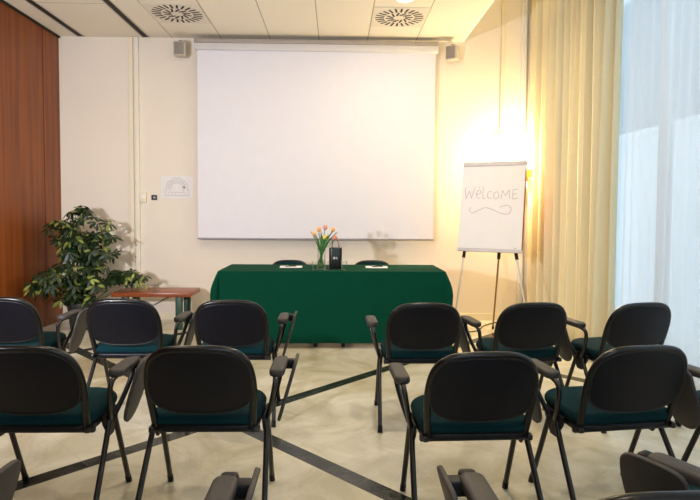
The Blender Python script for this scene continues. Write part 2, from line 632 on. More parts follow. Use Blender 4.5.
# ------------------------------------------------------------------ projection screen, loudspeakers, small wall things
t = thing('projection_screen', 'large white pull-down projection screen on the front wall behind the green table', 'projection screen', (-0.235, 6.62, 1.0))
bm = B(); box(bm, (-1.455, -0.045, 2.255), (1.455, 0.06, 2.335), 0.01); obj('housing', bm, M_alu, t)
bm = B(); box(bm, (-1.455, -0.05, 2.335), (1.455, 0.06, 2.385), 0.008); obj('mounting_rail', bm, mat('rail_grey', (168, 158, 148), rough=0.45), t)
bm = B(); box(bm, (-1.425, -0.002, 0.02), (1.425, 0.002, 2.26)); obj('screen_fabric', bm, M_screen, t, smooth=False)
bm = B(); box(bm, (-1.43, -0.012, 0.0), (1.43, 0.012, 0.022), 0.006); obj('bottom_bar', bm, mat('bar_grey', (150, 146, 150), rough=0.4), t)

def speaker(x, z, rz, label):
    t = thing('wall_speaker', label, 'loudspeaker', (x, 6.60, z), rz, 'small wall loudspeakers beside the screen')
    bm = B(); slab(bm, rrect(-0.07, -0.055, 0.07, 0.055, (0.02, 0.02, 0.035, 0.035)), -0.085, 0.085, 0.012); obj('cabinet', bm, M_greyplast, t)
    bm = B(); box(bm, (-0.055, -0.06, -0.07), (0.055, -0.052, 0.07), 0.003); obj('grille', bm, mat('speaker_grille', (140, 133, 124), rough=0.7), t)
    bm = B(); box(bm, (-0.02, 0.0, 0.08), (0.02, 0.05, 0.11), 0.004); box(bm, (-0.02, 0.04, 0.02), (0.02, 0.125 if rz == 0 else 0.145, 0.06), 0.004); obj('bracket', bm, mat('bracket_grey', (120, 114, 106), rough=0.4), t)
speaker(-1.853, 3.255, 0.0, 'small grey loudspeaker high on the wall left of the screen')
speaker(1.39, 3.255, math.radians(-35), 'small grey loudspeaker high on the wall right of the screen, turned inward')

t = thing('wall_switch', 'cream thermostat box on the wall beside the cover strip', 'switch', (-2.345, YF, 1.51))
bm = B(); box(bm, (-0.04, -0.03, -0.065), (0.04, 0.0, 0.065), 0.006); obj('housing', bm, M_trim, t)
bm = B(); box(bm, (-0.018, -0.034, -0.02), (0.018, -0.029, 0.03), 0.002); obj('dial', bm, M_white, t)
t = thing('wall_socket', 'small dark socket plate on the wall left of the plan', 'socket', (-2.215, YF, 1.505))
bm = B(); box(bm, (-0.035, -0.012, -0.03), (0.035, 0.0, 0.03), 0.004); obj('plate', bm, mat('socket_dark', (42, 38, 34), rough=0.4), t)
bm = B(); box(bm, (-0.012, -0.014, -0.01), (0.012, -0.011, 0.01), 0.001); obj('outlet', bm, M_greyplast, t)

def stroke(bm, pts, w, y, mtx, n=6, sm=True):
    if not sm and len(pts) > 2:
        for a, b in zip(pts, pts[1:]):
            stroke(bm, [a, b], w, y, mtx)
        return
    P = spline([(p[0], p[1], 0) for p in pts], n) if sm and len(pts) > 2 else [Vector((p[0], p[1], 0)) for p in pts]
    Q = [mtx @ Vector((p.x, y, p.y)) for p in P]
    tube(bm, Q, w, n=6)

t = thing('evacuation_plan', 'white sheet with a grey arched floor plan, taped left of the screen', 'poster', (-1.94, YF - 0.003, 1.63))
bm = B(); box(bm, (-0.195, 0, -0.138), (0.195, 0.003, 0.138)); obj('sheet', bm, M_paper, t, smooth=False)
bm = B()
I4 = Matrix.Identity(4)
for (r, sx) in ((0.105, 1.25), (0.055, 1.25), (0.08, 1.25)):
    stroke(bm, [(sx * r * math.cos(a), 0.0 + r * math.sin(a)) for a in [PI * (-0.12 + 1.24 * k / 14) for k in range(15)]], 0.0022, -0.002, I4)
stroke(bm, [(-0.14, -0.02), (-0.145, -0.10), (0.145, -0.10), (0.14, -0.02)], 0.0022, -0.002, I4, sm=False)
stroke(bm, [(-0.07, -0.02), (-0.09, -0.06), (0.09, -0.06), (0.07, -0.02)], 0.0018, -0.002, I4, sm=False)
for k in range(9):
    a = PI * k / 8
    stroke(bm, [(0.069 * math.cos(a), 0.055 * math.sin(a)), (0.131 * math.cos(a), 0.105 * math.sin(a))], 0.0015, -0.002, I4)
for x in (-0.10, -0.06, -0.02, 0.02, 0.06, 0.10):
    stroke(bm, [(x, -0.10), (x, -0.06)], 0.0012, -0.002, I4)
stroke(bm, [(-0.06, 0.115), (0.06, 0.115)], 0.0018, -0.002, I4)
obj('floor_plan', bm, M_plan, t)
bm = B(); box(bm, (0.075, -0.003, -0.01), (0.095, 0, 0.012)); obj('red_mark', bm, mat('plan_mark', (120, 110, 105)), t, smooth=False)

# ------------------------------------------------------------------ wall lamp behind the flip chart
t = thing('wall_lamp', 'brass wall lamp glowing behind the top of the flip chart', 'lamp', (2.335, YF - 0.05, 1.82))
bm = B()
out = [(0.11 * math.cos(PI + PI * k / 16), 0.19 * math.sin(PI + PI * k / 16)) for k in range(17)]
inn = [(0.102 * math.cos(PI + PI * k / 16), 0.182 * math.sin(PI + PI * k / 16)) for k in range(17)][::-1]
prof = out + inn
v0 = [bm.verts.new((p[0], p[1], -0.05)) for p in prof]
v1 = [bm.verts.new((p[0], p[1], 0.05)) for p in prof]
n = len(prof)
for k in range(n):
    bm.faces.new((v0[k], v0[(k + 1) % n], v1[(k + 1) % n], v1[k]))
for k in range(16):
    bm.faces.new((v0[k], v0[k + 1], v0[n - 2 - k], v0[n - 1 - k]))
    bm.faces.new((v1[k], v1[k + 1], v1[n - 2 - k], v1[n - 1 - k]))
obj('shade', bm, M_brass, t)
bm = B(); box(bm, (-0.085, 0.0, -0.045), (0.085, 0.05, 0.045), 0.004); obj('back_plate', bm, M_brass, t)
bm = B(); lathe(bm, [(0, -0.035), (0.012, -0.03), (0.016, 0.0), (0.012, 0.03), (0, 0.035)], 16, (0, -0.06, 0)); obj('bulb', bm, emit_mat('bulb_glow', (255, 206, 120), 60.0), t)
lp = light('wall_lamp_light', 'POINT', (2.20, YF - 0.22, 1.94), 120, (1.0, 0.80, 0.46), shadow_soft_size=0.03)

# ------------------------------------------------------------------ curtains
def curtain(name, x, y0, y1, z0, z1, amp, wl, m, seed, thick=0.0, flare=None):
    rnd = random.Random(seed)
    pts = []
    y = y0
    ph = 0
    step = 0.012
    ys = []
    n = int((y1 - y0) / step)
    w = [rnd.uniform(0.75, 1.35) for _ in range(400)]
    am = [rnd.uniform(0.6, 1.15) for _ in range(400)]
    phase = 0.0
    prof = []
    for i in range(n + 1):
        yy = y0 + (y1 - y0) * i / n
        k = int(phase)
        fr = phase - k
        prof.append((yy, am[k] * math.sin(2 * PI * phase), am[k]))
        phase += (y1 - y0) / n / (wl * w[k])
    bm = B()
    levels = 18
    grid = []
    sway = [rnd.uniform(-1, 1) for _ in range(n + 1)]
    for l in range(levels + 1):
        f = l / levels
        z = z0 + (z1 - z0) * f
        row = []
        for i, (yy, s, a) in enumerate(prof):
            k = amp * (0.85 + 0.25 * (1 - f))
            row.append(bm.verts.new((x + k * s + 0.012 * math.sin(yy * 9 + 3 * f), yy + 0.35 * k * math.sin(4 * PI * i / n * 3 + 2 * f), z)))
        grid.append(row)
    for l in range(levels):
        for i in range(n):
            bm.faces.new((grid[l][i], grid[l][i + 1], grid[l + 1][i + 1], grid[l + 1][i]))
    o = obj(name, bm, m, smooth=True)
    if thick:
        md = o.modifiers.new('solid', 'SOLIDIFY')
        md.thickness = thick
    return o
o = curtain('drape', 2.40, 4.68, 6.56, 0.02, 4.02, 0.085, 0.145, M_drape, 3, 0.003)
tag(o, 'heavy cream pleated drape hanging floor to ceiling beside the window', 'curtain')
o = curtain('sheer_curtain', 2.52, 0.6, 5.6, 0.02, 4.02, 0.015, 0.11, M_sheer, 11)
tag(o, 'translucent white sheer curtain hanging in front of the daylit window', 'curtain')
t = thing('curtain_rail', 'white double curtain rail hidden in the ceiling recess above the window', 'curtain rail', (2.46, 3.0, 4.05))
bm = B(); box(bm, (-0.09, -2.6, 0.0), (-0.03, 3.6, 0.05)); obj('drape_track', bm, M_white, t, smooth=False)
bm = B(); box(bm, (0.03, -2.6, 0.0), (0.09, 3.6, 0.05)); obj('sheer_track', bm, M_white, t, smooth=False)

# ------------------------------------------------------------------ the presenter's tables and cloth
TX0, TX1, TY0, TY1, TZ = -1.135, 1.075, 5.31, 6.0, 0.76
def conf_table(x0, x1, label):
    t = thing('folding_table', label, 'table', ((x0 + x1) / 2, (TY0 + TY1) / 2, 0), 0, 'tables under the green cloth')
    w, d = (x1 - x0) / 2, (TY1 - TY0) / 2
    bm = B(); box(bm, (-w + 0.002, -d, 0.725), (w - 0.002, d, 0.75), 0.003); obj('tabletop', bm, M_table, t)
    for sx in (-1, 1):
        for sy in (-1, 1):
            bm = B(); tube(bm, [(sx * (w - 0.14), sy * (d - 0.08), 0.0), (sx * (w - 0.14), sy * (d - 0.08), 0.725)], 0.02, n=12); obj('leg', bm, M_legtable, t)
    bm = B()
    box(bm, (-w + 0.14, -0.015, 0.69), (w - 0.14, 0.015, 0.727))
    obj('rail', bm, M_legtable, t)
conf_table(TX0, -0.06, 'left folding table under the green cloth, its feet just showing below the hem')
conf_table(-0.06, TX1, 'right folding table under the green cloth, its feet just showing below the hem')

def cloth():
    bm = B()
    per = []          # (x, y, nx, ny, corner, back)
    def seg(a, b, nx, ny, n, back):
        for k in range(n):
            f = k / n
            per.append([a[0] + (b[0] - a[0]) * f, a[1] + (b[1] - a[1]) * f, nx, ny, 0, back])
    R_ = 0.015
    e = 0.012
    x0, x1, y0, y1 = TX0 - e, TX1 + e, TY0 - e, TY1 + e
    def corner(cx, cy, a0, back):
        for k in range(10):
            a = a0 + PI / 2 * k / 10
            per.append([cx + R_ * math.cos(a), cy + R_ * math.sin(a), math.cos(a), math.sin(a), 1 - abs(k - 5) / 5.5, back])
    corner(x0 + R_, y0 + R_, PI, 0)
    seg((x0 + R_, y0), (x1 - R_, y0), 0, -1, 90, 0)
    corner(x1 - R_, y0 + R_, 1.5 * PI, 0)
    seg((x1, y0 + R_), (x1, y1 - R_), 1, 0, 30, 0)
    corner(x1 - R_, y1 - R_, 0, 0.4)
    seg((x1 - R_, y1), (x0 + R_, y1), 0, 1, 90, 1)
    corner(x0 + R_, y1 - R_, 0.5 * PI, 0.4)
    seg((x0, y1 - R_), (x0, y0 + R_), -1, 0, 30, 0)
    n = len(per)
    rings = []
    levels = [(-0.03, TZ + 0.002, -1)] + [(0.0, TZ - 0.001, -1), (0.004, TZ - 0.008, 0)]
    # top inner ring
    zb = 0.055
    L = 16
    top = []
    ring = []
    for p in per:
        ring.append(bm.verts.new((p[0] - p[2] * 0.006, p[1] - p[3] * 0.006, TZ)))
    rings.append(ring)
    ring = []
    for p in per:
        ring.append(bm.verts.new((p[0], p[1], TZ - 0.006)))
    rings.append(ring)
    for l in range(1, L + 1):
        f = l / L
        ring = []
        for i, p in enumerate(per):
            z = TZ - 0.006 - (TZ - 0.006 - zb) * f * (1 - 0.62 * (p[5] >= 0.9) - 0.2 * (0.1 < p[5] < 0.9))
            bul = math.sin(min(1, f / 0.32) * PI / 2) * (0.085 - 0.035 * max(0, f - 0.32) / 0.68)
            wav = 0.006 * f * math.sin(p[0] * 11 + p[1] * 7) + 0.004 * f * math.sin(p[0] * 23 + 1)
            off = 0.010 * f + bul * p[4] + wav * (1 - p[4])
            # the side panel bulges too beside the corners
            ring.append(bm.verts.new((p[0] + p[2] * off, p[1] + p[3] * off, z)))
        rings.append(ring)
    for a, b in zip(rings, rings[1:]):
        for k in range(n):
            bm.faces.new((a[k], a[(k + 1) % n], b[(k + 1) % n], b[k]))
    bm.faces.new(rings[0])
    o = obj('tablecloth', bm, M_cloth)
    tag(o, 'plain dark green cloth draped to the floor over the presenter tables', 'tablecloth')
cloth()
TT = TZ + 0.001

# ------------------------------------------------------------------ chairs
def chair_back_bend(co):
    # slight wrap of the backrest around the sitter (local plane: x across, y up)
    return Vector((co.x, co.y, co.z + 0.32 * co.x * co.x))
# plane of the backrest: origin at z=.42 on the seat rear, leaning back
LEAN = math.radians(18)
def back_mtx():
    # local (x, y up, z forward) -> chair space
    ux = Vector((1, 0, 0)); uy = Vector((0, -math.sin(LEAN), math.cos(LEAN))); uz = Vector((0, math.cos(LEAN), math.sin(LEAN)))
    m = Matrix((ux, uy, uz)).transposed().to_4x4()
    m.translation = Vector((0, -0.165, 0.41))
    return m
BM_ = back_mtx()
def bk(x, y, z=0.0):
    return BM_ @ chair_back_bend(Vector((x, y, z)))

def make_chair(label, arm=None, tablet=False, loc=(0, 0, 0), rz=0, group=None):
    t = thing('conference_chair', label, 'chair', loc, rz, group)
    # seat cushion and pan
    o_seat = rrect(-0.238, -0.18, 0.238, 0.215, (0.07, 0.07, 0.15, 0.15), 8)
    bm = B(); slab(bm, o_seat, 0.420, 0.470, 0.0245, seg=4); obj('seat', bm, M_teal, t, label='teal fabric seat cushion')
    o_pan = rrect(-0.230, -0.175, 0.230, 0.205, (0.07, 0.07, 0.145, 0.145), 8)
    bm = B(); slab(bm, o_pan, 0.390, 0.424, 0.012)
    obj('seat_pan', bm, M_black, t)
    # backrest: inverted U frame, shell inside, cushion in front
    path = [(-0.206, 0.0), (-0.212, 0.08), (-0.218, 0.17), (-0.216, 0.24), (-0.202, 0.305), (-0.172, 0.350), (-0.128, 0.375), (-0.07, 0.385), (0, 0.387)]
    path = path + [(-x, y) for (x, y) in path[:-1][::-1]]
    P = spline([bk(x, y) for (x, y) in path], 5)
    bm = B(); tube(bm, P, 0.014, n=12, flat=(0.0145, 0.0155, (0, 1, 0.2))); obj('back_frame', bm, M_rim, t)
    half = [(0.0, 0.084), (0.07, 0.086), (0.130, 0.094), (0.182, 0.117), (0.207, 0.155), (0.215, 0.22), (0.203, 0.30), (0.168, 0.347), (0.122, 0.370), (0.06, 0.380)]
    outl = half + [(0, 0.381)] + [(-x, y) for (x, y) in half[1:][::-1]]
    outl = [(p.x, p.y) for p in spline([(x, y, 0) for x, y in outl], 4, closed=True)]
    bm = B(); slab(bm, outl, -0.015, 0.004, 0.007, mtx=BM_, bend=chair_back_bend); obj('back_shell', bm, M_black, t)
    inner = [(x * 0.965, 0.235 + (y - 0.235) * 0.95) for (x, y) in outl]
    bm = B(); slab(bm, inner, 0.002, 0.036, 0.018, mtx=BM_, bend=chair_back_bend); obj('back_cushion', bm, M_teal, t, label='teal fabric back cushion')
    # light rim edge that follows the bottom of the shell
    rim = [(p[0], p[1]) for p in outl if p[1] < 0.24]
    rim.sort(key=lambda p: (math.atan2(p[1] - 0.3, p[0])))
    bm = B(); tube(bm, [bk(x, y, -0.013) for (x, y) in rim], 0.0045, n=8); obj('shell_rim', bm, M_rim, t)
    # legs: front and rear tube meet in a bracket under the seat side
    for s in (-1, 1):
        bm = B(); tube(bm, spline([(s * 0.238, -0.03, 0.415), (s * 0.252, -0.045, 0.37), (s * 0.270, -0.282, 0.012)], 6), 0.0125, n=12)
        l1 = obj('leg', bm, M_tube, t)
        bm = B(); tube(bm, [(s * 0.2685, -0.2670, 0.035), (s * 0.2705, -0.2860, 0.0)], 0.0145, n=12); obj('foot_cap', bm, M_black, l1)
        bm = B(); tube(bm, spline([(s * 0.238, 0.03, 0.415), (s * 0.246, 0.045, 0.37), (s * 0.250, 0.190, 0.012)], 6), 0.0125, n=12)
        l2 = obj('leg', bm, M_tube, t)
        bm = B(); tube(bm, [(s * 0.2495, 0.1805, 0.035), (s * 0.2505, 0.1925, 0.0)], 0.0145, n=12); obj('foot_cap', bm, M_black, l2)
        # bracket plate
        bm = B()
        tri = [(-0.085, 0.425), (0.085, 0.425), (0.075, 0.385), (0.022, 0.315), (-0.022, 0.315), (-0.075, 0.385)]
        mt = Matrix(((0, 0, s, s * 0.236), (1, 0, 0, 0), (0, 1, 0, 0), (0, 0, 0, 1)))
        slab(bm, tri, 0.0, 0.014, 0.004, mtx=mt); obj('bracket', bm, M_black, t)
    bm = B()
    box(bm, (-0.238, -0.16, 0.385), (0.238, -0.135, 0.41), 0.005); box(bm, (-0.238, 0.10, 0.385), (0.238, 0.125, 0.41), 0.005)
    for s in (-1, 1):
        box(bm, (s * 0.218 - 0.012, -0.185, 0.392), (s * 0.218 + 0.012, -0.02, 0.418), 0.006)
    obj('seat_frame', bm, M_tube, t)
    if arm:
        s = arm
        bm = B()
        tube(bm, spline([(s * 0.254, -0.03, 0.40), (s * 0.272, -0.075, 0.46), (s * 0.292, -0.122, 0.545), (s * 0.300, -0.128, 0.588), (s * 0.302, -0.085, 0.607), (s * 0.302, 0.04, 0.610), (s * 0.302, 0.105, 0.604), (s * 0.300, 0.12, 0.565), (s * 0.280, 0.075, 0.48), (s * 0.254, 0.02, 0.40)], 7), 0.0115, n=10)
        fr = obj('arm_frame', bm, M_tube, t)
        bm = B()
        o_pad = rrect(s * 0.302 - 0.034, -0.105, s * 0.302 + 0.034, 0.135, (0.03, 0.03, 0.026, 0.026), 6)
        slab(bm, o_pad, 0.606, 0.640, 0.012); obj('armrest', bm, M_pad, t, label='grey armrest pad')
        if tablet:
            # folded writing tablet hanging outside the arm
            bm = B()
            oo = [(p.x, p.y) for p in spline([(-0.085, 0.02, 0), (-0.10, -0.06, 0), (-0.105, -0.15, 0), (-0.085, -0.235, 0), (-0.035, -0.275, 0), (0.03, -0.265, 0), (0.075, -0.21, 0), (0.095, -0.12, 0), (0.10, -0.03, 0), (0.08, 0.025, 0), (0, 0.035, 0)], 5, closed=True)]
            a = math.radians(16)
            # plane: x->chair y, y->down along slanted axis, thickness outward
            uy = Vector((s * math.sin(a), 0, math.cos(a)))
            ux = Vector((0, 1, 0))
            uz = ux.cross(uy)
            mt = Matrix((ux, uy, uz)).transposed().to_4x4()
            mt.translation = Vector((s * 0.372, 0.085, 0.618))
            slab(bm, oo, -0.008, 0.008, 0.005, mtx=mt)
            tb = obj('writing_tablet', bm, M_pad, t, label='folded grey writing tablet')
            bm = B(); box(bm, (min(s * 0.315, s * 0.368), 0.095, 0.586), (max(s * 0.315, s * 0.368), 0.14, 0.630), 0.008); box(bm, (min(s * 0.28, s * 0.33), 0.125, 0.592), (max(s * 0.28, s * 0.33), 0.165, 0.636), 0.012)
            obj('hinge', bm, M_black, tb)
    return t

GN, GM, GF = 'audience chairs in the nearest row', 'audience chairs in the middle row', 'audience chairs in the far row'
protos = {}
def chair(label, arm, tablet, x, y, deg, group):
    rz = math.radians(deg)
    key = (arm, tablet)
    if key in protos:
        return dup(protos[key], (x, y, 0), rz, label, group)
    t = make_chair(label, arm, tablet, (x, y, 0), rz, group)
    protos[key] = t
    return t
D = 0.275
# middle row (the large complete chairs)
chair('black-backed teal chair cut by the left frame edge, in front of the wooden wall end', 1, True, -1.265, 2.20 + D, 0, GM)
chair('large black-backed teal chair left of the aisle, folded tablet on its right arm', 1, True, -0.56, 2.20 + D, 0, GM)
chair('large black-backed teal chair right of the aisle with a bare left armrest and no tablet', -1, False, 0.585, 2.10 + D, 2, GM)
chair('large black-backed teal chair turned slightly left, its whole teal seat in view', -1, True, 1.25, 2.20 + D, 7, GM)
chair('teal chair almost out of frame at the right edge, only arm and seat showing', -1, True, 1.93, 2.16 + D, 14, GM)
# far row, nearest the table
chair('small black-backed teal chair at the left edge in front of the wooden wall', 1, True, -2.12, 3.46 + D, 0, GF)
chair('small black-backed teal chair in front of the potted plant and side table', 1, True, -1.33, 3.39 + D, 0, GF)
chair('small black-backed teal chair in front of the left end of the green cloth', 1, True, -0.65, 3.35 + D, 0, GF)
chair('small black-backed teal chair in front of the right end of the green cloth, no tablet', -1, False, 0.54, 3.26 + D, 1, GF)
chair('small black-backed teal chair in front of the flip chart, turned slightly left', -1, True, 1.195, 3.28 + D, 6, GF)
chair('small black-backed teal chair in front of the drape and sheer curtain, turned left', -1, True, 1.85, 3.28 + D, 11, GF)
# nearest row: only arms, tablets and one back top reach into the frame
chair('chair at the bottom left corner showing only its arm and folded tablet', 1, True, -1.255, 1.34, 0, GN)
chair('chair left of the aisle with only its arm pad and tablet above the bottom edge', 1, True, -0.585, 1.285, 0, GN)
chair('bottom-edge chair right of the aisle, its grey arm pad and black back top showing', -1, True, 0.67, 1.305, 2, GN)
chair('chair at the bottom right corner with a folded grey tablet turned towards the viewer', -1, True, 1.25, 1.56, 28, GN)
# two chairs behind the table, facing the room
GT = 'chairs behind the green table'
chair('teal chair back peeping over the table left of the tulips, behind a notepad', None, False, -0.52, 5.92, 180, GT)
chair('teal chair back peeping over the table right of the black bag, behind a notepad', None, False, 0.415, 5.92, 180, GT)

# ------------------------------------------------------------------ things on the table
def notepad(x, y, rz, label):
    t = thing('notepad', label, 'notepad', (x, y, TT), rz, 'white notepads on the green table')
    bm = B(); box(bm, (-0.115, -0.085, 0), (0.115, 0.085, 0.006), 0.001); obj('paper', bm, M_paper, t, smooth=False)
def pen(x, y, rz, label):
    t = thing('pen', label, 'pen', (x, y, TT + 0.006), rz, 'pens on the notepads')
    bm = B(); tube(bm, [(-0.065, 0, 0.006), (0.05, 0, 0.006)], 0.006, n=10); obj('barrel', bm, M_darkink, t)
    bm = B(); tube(bm, [(0.05, 0, 0.006), (0.066, 0, 0.006)], 0.006, n=10, r2=0.001); obj('tip', bm, M_alu, t)
    bm = B(); box(bm, (-0.066, -0.002, 0.011), (-0.03, 0.002, 0.014)); obj('clip', bm, M_alu, t)
notepad(-0.465, 5.70, 0.05, 'white notepad on the green table left of the tulips')
notepad(0.43, 5.70, -0.05, 'white notepad on the green table right of the black bag')
pen(-0.46, 5.69, 0.2, 'dark pen lying on the left notepad')
pen(0.445, 5.69, 0.15, 'dark pen lying on the right notepad')

VX, VY = -0.145, 5.52
t = thing('vase', 'clear glass vase holding tulips on the green table', 'vase', (VX, VY, TT))
bm = B()
lathe(bm, [(0.0, 0.0), (0.042, 0.0), (0.046, 0.006), (0.043, 0.05), (0.040, 0.12), (0.042, 0.19), (0.045, 0.215)], 28)
obj('glass', bm, M_glass, t)
bm = B(); lathe(bm, [(0.0, 0.014), (0.034, 0.015), (0.036, 0.05), (0.0345, 0.09), (0.0, 0.09)], 24); obj('water', bm, glass_mat('vase_water', (0.86, 0.93, 0.86), 0.2), t)
M_stem = mat('tulip_green', (96, 140, 62), rough=0.6, var=0.15, scale=20)
M_leaf = mat('tulip_leaf', (62, 118, 58), rough=0.55, var=0.2, scale=20)
pet = [mat('petal_peach', (244, 170, 112), rough=0.6, rgb2=(250, 205, 140), scale=30), mat('petal_pink', (222, 130, 120), rough=0.6, rgb2=(240, 178, 150), scale=30), mat('petal_yellow', (240, 208, 60), rough=0.6, rgb2=(250, 226, 110), scale=30)]
tul = [(-0.065, -0.01, 0.365, 0, 'peach tulip on the far left of the vase'), (-0.025, 0.02, 0.405, 0, 'peach tulip second from left in the vase'), (0.035, 0.0, 0.425, 1, 'tallest pink tulip in the vase'), (0.105, 0.01, 0.405, 0, 'peach tulip high on the right of the vase'),
       (0.118, -0.02, 0.325, 1, 'pink tulip leaning low to the right of the vase'), (0.035, -0.03, 0.325, 2, 'yellow tulip in the middle of the vase')]
for i, (dx, dy, h, c, lab) in enumerate(tul):
    t = thing('tulip', lab, 'flower', (VX, VY, TT), 0, 'tulips in the glass vase')
    bx, by = -dx * 0.25, -dy * 0.3
    bm = B(); tube(bm, spline([(bx, by, 0.02), (bx * 0.2 + dx * 0.12, dy * 0.2, 0.20), (dx * 0.7, dy * 0.7, h - 0.09), (dx, dy, h - 0.03)], 6), 0.0035, n=8); obj('stem', bm, M_stem, t)
    bm = B()
    tilt = Matrix.Translation((dx, dy, h - 0.032)) @ Matrix.Rotation(dx * 4, 4, 'Y') @ Matrix.Rotation(-dy * 4, 4, 'X')
    for k in range(6):
        a = 2 * PI * k / 6 + i
        rr = 1.0 if k % 2 else 0.88
        rings = []
        for q, (r, z, w) in enumerate(((0.004, 0.0, 0.006), (0.018, 0.010, 0.014), (0.024, 0.026, 0.0165), (0.021, 0.042, 0.013), (0.014, 0.055, 0.003))):
            row = []
            for e in (-1, 0, 1):
                ang = a + e * w / max(r, 0.006) * 0.75
                row.append(bm.verts.new(tilt @ Vector((r * rr * math.cos(ang), r * rr * math.sin(ang), z + (0.002 if e == 0 else 0)))))
            rings.append(row)
        for p, q in zip(rings, rings[1:]):
            for e in range(2):
                bm.faces.new((p[e], p[e + 1], q[e + 1], q[e]))
    o = obj('petals', bm, pet[c], t)
    md = o.modifiers.new('s', 'SOLIDIFY'); md.thickness = 0.0015
    for k in range(2):
        a = i * 1.1 + k * 2.6
        lx, ly = dx * 0.55 + 0.03 * math.cos(a), dy + 0.025 * math.sin(a)
        bm = B()
        c0 = spline([(bx, by, 0.05), (lx * 0.35, ly * 0.35, 0.20), (lx, ly, 0.30), (lx * 1.5 + dx * 0.3, ly * 1.6, 0.36 + 0.03 * math.sin(i * 2 + k))], 6)
        prev = None
        for q, p in enumerate(c0):
            f = q / (len(c0) - 1)
            w = 0.013 * math.sin(PI * min(1, f * 0.9 + 0.1)) + 0.001
            side = Vector((math.cos(a + PI / 2), math.sin(a + PI / 2), 0)) * w
            cur = [bm.verts.new(p - side), bm.verts.new(p + Vector((math.cos(a), math.sin(a), 0)) * -0.004), bm.verts.new(p + side)]
            if prev:
                bm.faces.new((prev[0], prev[1], cur[1], cur[0])); bm.faces.new((prev[1], prev[2], cur[2], cur[1]))
            prev = cur
        o = obj('leaf', bm, M_leaf, t)
        md = o.modifiers.new('s', 'SOLIDIFY'); md.thickness = 0.001

# black gift bag with rope handle and a small pale emblem
t = thing('gift_bag', 'black cylinder-like gift bag with rope handle and pale emblem beside the vase', 'bag', (-0.001, 5.585, TT))
bm = B(); slab(bm, rrect(-0.066, -0.05, 0.066, 0.05, 0.03), 0.0, 0.215, 0.006); obj('body', bm, mat('bag_black', (10, 8, 11), rough=0.35, var=0.1), t)
bm = B(); tube(bm, spline([(-0.035, 0, 0.21), (-0.032, 0, 0.25), (-0.012, 0, 0.315), (0.0, 0, 0.32), (0.012, 0, 0.315), (0.032, 0, 0.25), (0.035, 0, 0.21)], 6), 0.0055, n=8); obj('handle', bm, mat('rope_tan', (150, 120, 92), rough=0.8), t)
bm = B()
box(bm, (-0.022, -0.0525, 0.098), (-0.006, -0.0500, 0.122), 0.0005)
for k in range(3):
    box(bm, (0.0, -0.0525, 0.100 + k * 0.008), (0.024 - 0.005 * k, -0.0500, 0.104 + k * 0.008))
obj('emblem', bm, mat('emblem_silver', (206, 200, 190), rough=0.4), t, smooth=False)

def tumbler(x, y, label):
    bm = B()
    lathe(bm, [(0, 0), (0.026, 0), (0.028, 0.004), (0.033, 0.09)], 24)
    o = obj('drinking_glass', bm, M_glass, loc=(x, y, TT))
    tag(o, label, 'glass', 'drinking glasses on the green table')
tumbler(-0.205, 5.43, 'clear drinking glass in front of the tulip vase, to its left')
tumbler(-0.09, 5.42, 'clear drinking glass between the vase and the black bag')
tumbler(0.085, 5.46, 'clear drinking glass just right of the black bag')

# ------------------------------------------------------------------ flip chart
YW, LN = math.radians(28), math.radians(12)
ex = Vector((math.cos(YW), -math.sin(YW), 0))
nb = Vector((math.sin(YW), math.cos(YW), 0))              # horizontal, away from viewer
ez = nb * math.sin(LN) + Vector((0, 0, math.cos(LN)))
ey = ez.cross(ex)                                         # board normal pointing to the rear
FC = Matrix((ex, ey, ez)).transposed().to_4x4()
base = Vector((1.632, 5.75, 0.94))
FC.translation = Vector((0, 0, 0.94))
t = thing('flip_chart', 'white flip chart on tripod with a handwritten greeting, beside the drape', 'flip chart', (base.x, base.y, 0))
W2, HB = 0.342, 0.975
def fbox(bm, a, b, bev=0.0):
    return box(bm, a, b, bev, mtx=FC)
bm = B(); fbox(bm, (-W2, 0.0, 0.0), (W2, 0.022, HB), 0.003); obj('board', bm, mat('board_frame', (150, 74, 40), rough=0.45), t)
bm = B(); fbox(bm, (-W2 + 0.004, -0.008, 0.018), (W2 - 0.010, -0.001, HB - 0.02)); pad = obj('paper_pad', bm, M_paper, t, smooth=False)
bm = B(); fbox(bm, (-W2 + 0.002, -0.018, HB - 0.045), (W2 - 0.006, 0.0, HB + 0.005), 0.005); obj('clamp_bar', bm, mat('clamp_grey', (206, 200, 200), rough=0.4), t)
bm = B(); fbox(bm, (-W2, -0.012, -0.016), (W2, 0.024, 0.016), 0.004); obj('bottom_rail', bm, mat('rail_light', (206, 200, 202), rough=0.4), t)
bm = B()
WR = 0.0024
def S(*pts, sm=True):
    stroke(bm, pts, WR, -0.0085, FC, sm=sm)
# "WelcoME" in thin grey marker
S((-0.300, 0.690), (-0.285, 0.565), (-0.250, 0.650), (-0.225, 0.570), (-0.190, 0.700), sm=False)
S((-0.175, 0.610), (-0.130, 0.625), (-0.128, 0.650), (-0.150, 0.662), (-0.172, 0.630), (-0.165, 0.580), (-0.125, 0.572))
S((-0.100, 0.700), (-0.102, 0.640), (-0.098, 0.572), (-0.070, 0.570))
S((-0.010, 0.640), (-0.035, 0.648), (-0.052, 0.612), (-0.040, 0.570), (-0.005, 0.572))
S((0.040, 0.640), (0.015, 0.620), (0.018, 0.575), (0.045, 0.562), (0.070, 0.590), (0.062, 0.632), (0.040, 0.640))
S((0.095, 0.560), (0.105, 0.655), (0.140, 0.595), (0.175, 0.660), (0.185, 0.560), sm=False)
S((0.265, 0.668), (0.215, 0.660), (0.212, 0.560), (0.268, 0.566), sm=False)
S((0.213, 0.612), (0.255, 0.616), sm=False)
S((-0.150, 0.685), (-0.135, 0.700), sm=False)
